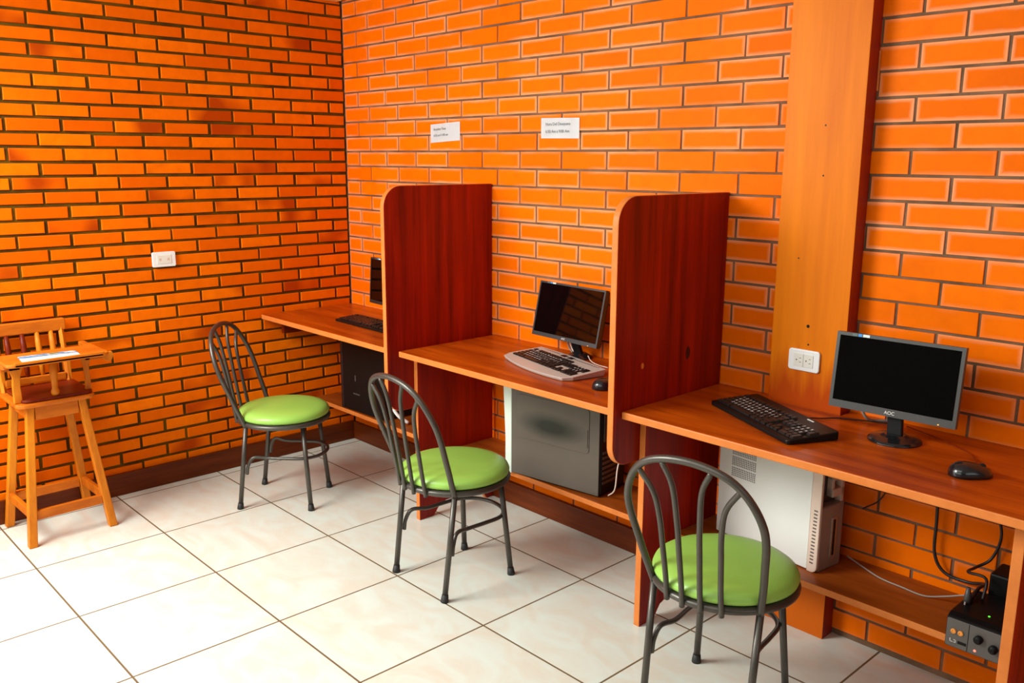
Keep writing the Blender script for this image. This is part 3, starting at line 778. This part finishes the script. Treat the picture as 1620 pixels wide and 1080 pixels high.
mouse('shiny black mouse near the right end of the right desk', (3.366, -.335, ZD), -.75)
mouse('black mouse half hidden beside the second partition on the middle desk', (2.160, -.360, ZD), .2)

# ------------------------------------------------------------------ computer cases
def tower(name_label, loc, rz):
    return thing('computer_case', name_label, 'computer', loc, rz, 'tower computer cases on the shelves')
# middle, dark grey; local x along the side, y depth (front side panel at y=0), origin bottom-left front corner
cm = tower('dark grey tower computer with a dark smudge on its side, under the middle desk', (1.585, -.290, ZS), .13)
obj('chassis', box(.022, .452, .003, .178, .004, .425), 'black', cm, bevel=.003)
sp = prism(rrect(.024, .450, .008, .424, .004), 'y', -.001, .003)
obj('side_panel', sp, 'case_dark', cm, bevel=.001)
ins = prism(rrect(.050, .405, .165, .345, .018), 'y', -.0035, -.001)
obj('embossed_field', ins, 'case_dark', cm, bevel=.0015)
obj('panel_grip', prism(rrect(.392, .400, .190, .262, .003), 'y', -.006, -.0034), 'case_dark', cm, bevel=.001)
fb = prism([(-.012, .000), (.022, .0), (.022, .425), (-.026, .425), (-.020, .30), (-.012, .15)], 'y', .0, .175)
obj('front_bezel', fb, 'mint', cm, bevel=.004, label='pale grey-green front bezel')
rp = bmesh.new(); box(.452, .455, .008, .172, .015, .42, rp)
obj('rear_plate', rp, 'black', cm, bevel=.001)
ri = bmesh.new()
for i in range(7): box(.455, .458, .016, .110, .05+i*.020, .062+i*.020, ri)
box(.455, .459, .02, .045, .22, .36, ri)
obj('expansion_covers', ri, 'bezel', cm, bevel=.001)
fan = lathe([(.040, .0), (.040, .004), (.034, .004), (.034, .002), (0, .002)], 24); fan.transform(Matrix.Translation((.455, .115, .29)) @ Matrix.Rotation(math.pi/2, 4, 'Y'))
obj('rear_fan', fan, 'bezel', cm)
for i in range(4): obj('case_foot', lathe([(.012, 0), (.014, .005), (0, .005)], 12, c=((.06, .03), (.42, .03), (.06, .15), (.42, .15))[i]+(0,)), 'rubber', cm)
# right, beige
cr = tower('beige tower computer with vent slots, under the right desk', (2.505, -.146, ZS), -.125)
LX = .372
obj('chassis', box(0, LX, .002, .040, .003, .425), 'steel', cr)   # narrow part behind the pillar edge
obj('side_panel', prism(rrect(0, LX-.002, .004, .427, .003), 'y', -.002, .002), 'beige', cr, bevel=.001)
vt = bmesh.new()
for row in range(3):
    for k in range(14):
        for j in range(5):
            x = .055+k*.0072; z = .296-row*.038+j*.0066
            box(x, x+.0038, -.0026, -.0019, z, z+.0042, vt)
obj('vent_grille', vt, 'dark_vent', cr)
fbz = prism(rrect(LX, LX+.036, .0, .427, [.0, .0, .0, .02]), 'y', -.006, .006)
obj('bezel_side', fbz, 'beige_plastic', cr, bevel=.003)
sl_ = bmesh.new()
for i in range(16):
    z = .030+i*.0115; box(LX+.010+.0015*i*.2, LX+.023+.0015*i*.2, -.0066, -.0058, z, z+.0045, sl_)
obj('bezel_slots', sl_, 'dark_vent', cr)
fr = bmesh.new()
box(LX+.002, LX+.034, .006, .122, .0, .215, fr)
obj('lower_front', fr, 'shaded_front', cr, bevel=.006)
lw = prism(rrect(.058, .086, .03, .175, .012), 'x', LX+.034, LX+.037); obj('front_handle', lw, 'steel', cr, bevel=.001)
lw = prism(rrect(.067, .076, .045, .165, .004), 'x', LX+.0365, LX+.0385); obj('handle_slot', lw, 'black', cr)
ub = bmesh.new(); box(LX-.03, LX+.006, .006, .115, .215, .427, ub); obj('drive_bay', ub, 'bezel', cr)
dc = bmesh.new()
box(LX+.006, LX+.030, .062, .120, .235, .262, dc); box(LX+.006, LX+.030, .062, .120, .29, .30, dc); box(LX+.006, LX+.030, .105, .120, .205, .427, dc); box(LX+.006, LX+.032, .055, .120, .385, .402, dc); box(LX+.006, LX+.026, .062, .075, .235, .40, dc)
obj('drive_cage', dc, 'beige_plastic', cr, bevel=.002)
cc = bmesh.new(); box(.38-.03, LX, .04, .120, .003, .21, cc); obj('base_frame', cc, 'steel', cr)
# left, black
cl = tower('black tower computer under the left desk, behind the first partition', (.300, -.262, ZS), .03)
obj('chassis', box(.012, .362, .002, .18, .003, .40), 'black', cl, bevel=.003)
obj('side_panel', prism(rrect(.012, .362, .005, .398, .003), 'y', -.002, .002), 'black', cl)
obj('front_bezel', prism(rrect(-.012, .012, .0, .405, .006), 'y', -.001, .18), 'glossy_black', cl, bevel=.004)
lg = bmesh.new(); box(.02, .045, -.003, -.002, .36, .378, lg); obj('case_sticker', lg, 'sticker_white', cl)
lg = bmesh.new(); box(.10, .155, -.0025, -.002, .09, .097, lg); box(.115, .125, -.0025, -.002, .16, .19, lg); obj('side_print', lg, 'bezel', cl)
ex = bmesh.new()
for i in range(5): box(.362, .366, .02, .13, .07+i*.022, .083+i*.022, ex)
obj('expansion_covers', ex, 'steel', cl, bevel=.001)
for nm, c_ in (('x', cr), ('y', cl)):
    pass

# battery backup unit on the right shelf
up = thing('battery_backup', 'dark grey power backup unit with two orange jacks, on the shelf beside the end board', 'power unit', (3.345, -.325, ZS))
P = [(0, .0), (0, .085), (.02, .094), (.19, .094), (.19, 0)]
obj('unit_body', prism(P, 'x', .0, .160), 'black', up, bevel=.005)
obj('face_plate', prism(rrect(.003, .157, .004, .083, .005), 'y', -.003, .0), 'grey_plate', up, bevel=.0015)
obj('face_seam', box(.058, .0595, -.0036, -.003, .006, .082), 'black', up)
for x in (.022, .040): 
    j = lathe([(.0068, 0), (.0068, .004), (.004, .005), (.003, .003), (0, .003)], 16); j.transform(Matrix.Translation((x, -.003, .050)) @ Matrix.Rotation(math.pi/2, 4, 'X'))
    obj('audio_jack', j, 'orange_jack', up)
obj('port', box(.034, .056, -.0038, -.003, .018, .026), 'black', up); 
pm = bmesh.new(); box(.014, .016, -.0036, -.003, .018, .027, pm); box(.014, .022, -.0036, -.003, .018, .0195, pm); box(.024, .030, -.0036, -.003, .018, .0195, pm); box(.0285, .030, -.0036, -.003, .018, .026, pm); box(.024, .030, -.0036, -.003, .0245, .026, pm)
obj('port_marks', pm, 'logo', up)
lt = lathe([(.0035, 0), (.003, .0015), (0, .002)], 12); lt.transform(Matrix.Translation((.078, -.003, .016)) @ Matrix.Rotation(math.pi/2, 4, 'X')); obj('red_light', lt, 'led_red', up, label='glowing red light')
lt = lathe([(.003, 0), (.0025, .0015), (0, .002)], 12, c=(.085, .055, .094)); obj('green_light', lt, 'led_green', up, label='glowing green light')
for x, z in ((.085, .052), (.122, .040)):
    j = lathe([(.011, 0), (.011, .012), (.006, .016), (0, .016)], 16); j.transform(Matrix.Translation((x, -.003, z)) @ Matrix.Rotation(math.pi/2, 4, 'X'))
    obj('plug', j, 'black', up, bevel=.001)
tag(obj('power_adapter', box(3.375, 3.500, -.125, -.03, ZS, ZS+.15), 'black', bevel=.006), 'black box standing against the bricks behind the power backup unit', 'box')

# ------------------------------------------------------------------ sockets and notices
so = thing('power_socket', 'white double power socket with two outlets on the orange wooden pillar', 'socket', (2.746, -.0642, .926), 0, 'wall socket plates')
def socket(t, w, hh):
    obj('cover_plate', prism(rrect(-w/2, w/2, -hh/2, hh/2, .010), 'y', -.008, 0), 'white_plastic', t, bevel=.003)
    obj('outlet_insert', prism(rrect(-w*.31, w*.31, -hh*.30, hh*.30, .002), 'y', -.0098, -.008), 'outlet_inner', t, bevel=.0008)
    for s in (-1, 1):
        cx = s*w*.155; b_ = bmesh.new()
        box(cx-.0005+.003, cx+.009, -.0102, -.0097, .006, .0075, b_); box(cx+.003, cx+.009, -.0102, -.0097, -.0075, -.006, b_)
        prism([(cx-.007+.0022*math.cos(i*.785), .0022*math.sin(i*.785)) for i in range(8)], 'y', -.0102, -.0097, b_)
        obj('outlet_holes', b_, 'black', t)
    obj('insert_divider', box(-.0004, .0004, -.0101, -.0097, -hh*.30, hh*.30), 'bezel', t)
socket(so, .108, .070)
s2 = thing('wall_socket', 'pale blank-looking socket plate on the left brick wall', 'socket', (0, -1.017, 1.088), math.pi/2, 'wall socket plates')
socket_w = .110
obj('cover_plate', prism(rrect(-socket_w/2, socket_w/2, -.035, .035, .008), 'y', -.011, 0), 'white_plastic', s2, bevel=.003)
obj('outlet_insert', prism(rrect(-.034, .034, -.02, .02, .002), 'y', -.0125, -.011), 'outlet_inner', s2, bevel=.0008)
dt = bmesh.new(); box(-.024, -.014, -.0128, -.0124, -.006, .006, dt); box(.014, .024, -.0128, -.0124, -.006, .006, dt); obj('outlet_marks', dt, 'beige_plastic', s2)

def notice(label, c, pts, lines, rot):
    t = thing('paper_notice', label, 'notice', c, 0, 'small paper notices taped to the brick wall')
    n = 12; bm = bmesh.new(); (x0, x1, zl0, zr0, zl1, zr1) = pts; F = []; 
    for yy, a, b_ in ((-.004, zl0, zr0), (-.004, zl1, zr1)):
        F.append([bm.verts.new((x0+(x1-x0)*i/n, -.003-.003*math.sin(math.pi*i/n)**2, a+(b_-a)*i/n)) for i in range(n+1)])
    for i in range(n): bm.faces.new((F[0][i], F[0][i+1], F[1][i+1], F[1][i]))
    g = bmesh.ops.solidify(bm, geom=bm.faces[:], thickness=.0006)
    obj('sheet', bm, 'paper', t)
    for s, size, x, z in lines:
        mm = Matrix.Translation((x, -.0072, z)) @ Matrix.Rotation(rot, 4, 'Y') @ Matrix.Rotation(math.pi/2, 4, 'X')
        text(s, size, 'ink', t, 'printed_line', mm, .0002)
    return t
notice('white paper notice reading Breakfast Time, nearer the corner', (.843, 0, 1.670), (-.107, .109, -.046, -.036, .038, .047), [('Breakfast Time', .0150, -.080, .010), ('6:30 am/11:00 am', .0150, -.080, -.018)], -.045)
notice('white paper notice reading Hora Del Desayuno, above the middle desk', (1.581, 0, 1.675), (-.107, .106, -.039, -.042, .042, .038), [('Hora Del Desayuno', .0170, -.078, .011), ('6:30 Am a 9:00 Am', .0170, -.078, -.018)], .0)

# ------------------------------------------------------------------ cables
def cable(name, pts, rad, mat, label, cat='cable', group=None):
    o = obj(name, tube(crom(pts, 8), rad, 8), mat, smooth=True); tag(o, label, cat, group); return o
cable('power_cable', [(3.184, -.022, .745), (3.180, -.022, .62), (3.184, -.022, .50), (3.188, -.022, .40), (3.222, -.022, .350), (3.290, -.024, .345), (3.345, -.06, .372), (3.362, -.16, .40), (3.366, -.23, .388)], .005, 'cable', 'thick black cable looping down the bricks from under the right desk to the backup unit')
cable('power_cable', [(3.300, -.022, .745), (3.330, -.022, .62), (3.362, -.022, .52), (3.345, -.022, .44), (3.315, -.05, .41), (3.318, -.12, .42), (3.375, -.15, .43), (3.385, -.19, .386)], .0042, 'cable', 'black cable hanging in a bow beside the end board, crossing the other one')
cable('signal_cable', [(2.930, -.045, .31), (2.99, -.055, .296), (3.060, -.085, .294), (3.130, -.095, .294), (3.200, -.100, .294), (3.255, -.09, .31), (3.320, -.10, .34), (3.358, -.24, .372), (3.360, -.245, .390)], .0025, 'cable_grey', 'thin grey cable lying across the lower right shelf')
tag(obj('cable_plug', tube([(3.362, -.232, .384), (3.362, -.236, .40), (3.362, -.238, .43)], .008, 12, rads=[.011, .010, .005]), 'bezel', smooth=True), 'grey plug standing upright on the power backup unit', 'plug')
cable('front_cable', [(2.895, -.135, .69), (2.925, -.10, .66), (2.945, -.05, .60), (2.985, -.02, .585)], .0045, 'cable', 'short black cable plugged into the front of the beige computer')
cable('hanging_wire', [(3.030, -.022, .745), (3.032, -.016, .60), (3.01, -.016, .52), (2.955, -.016, .47)], .0022, 'cable', 'thin black wire drooping on the bricks beside the beige computer')
cable('mouse_cable', [(3.398, -.292, .783), (3.385, -.262, .779), (3.351, -.243, .778), (3.304, -.167, .777), (3.247, -.126, .777), (3.182, -.090, .777), (3.08, -.045, .777)], .0018, 'redwood', 'dark mouse cable curling over the right desk behind the monitor')
cable('keyboard_cable', [(2.838, -.212, .785), (2.862, -.165, .778), (2.893, -.120, .777), (2.935, -.095, .777), (2.99, -.07, .777), (3.04, -.05, .777)], .0022, 'cable', 'black keyboard cable running behind the right monitor')
cable('video_cable', [(2.985, -.10, .86), (2.965, -.10, .82), (2.975, -.09, .79), (2.99, -.06, .779), (3.02, -.03, .779)], .0045, 'cable_grey', 'short grey video cable dropping from the right monitor')
cable('white_wire', [(2.062, -.175, .55), (2.110, -.20, .50), (2.108, -.215, .42), (2.098, -.215, .34), (2.055, -.20, .300)], .0028, 'cable_white', 'white wire hanging behind the dark grey computer')
for k, (x, m_) in enumerate(((1.690, 'cable_grey'), (1.705, 'cable_white'))):
    cable('monitor_wire', [(x, -.075, .90), (x+.003, -.060, .84), (x+.012, -.055, .80), (x+.03, -.05, .778)], .0035, m_, ('grey wire' if k == 0 else 'off-white wire') + ' dropping behind the small monitor on the middle desk', group=None)
cable('desk_wire', [(1.86, -.115, .80), (1.885, -.125, .785), (1.93, -.135, .779), (1.985, -.14, .778)], .0018, 'cable_white', 'thin white wire on the middle desk behind the keyboard')
cable('power_lead', [(.684, -.235, .60), (.700, -.255, .53), (.712, -.262, .46), (.728, -.262, .40), (.752, -.24, .34), (.78, -.20, .300)], .0085, 'white_plastic', 'thick white cable at the back of the black computer')
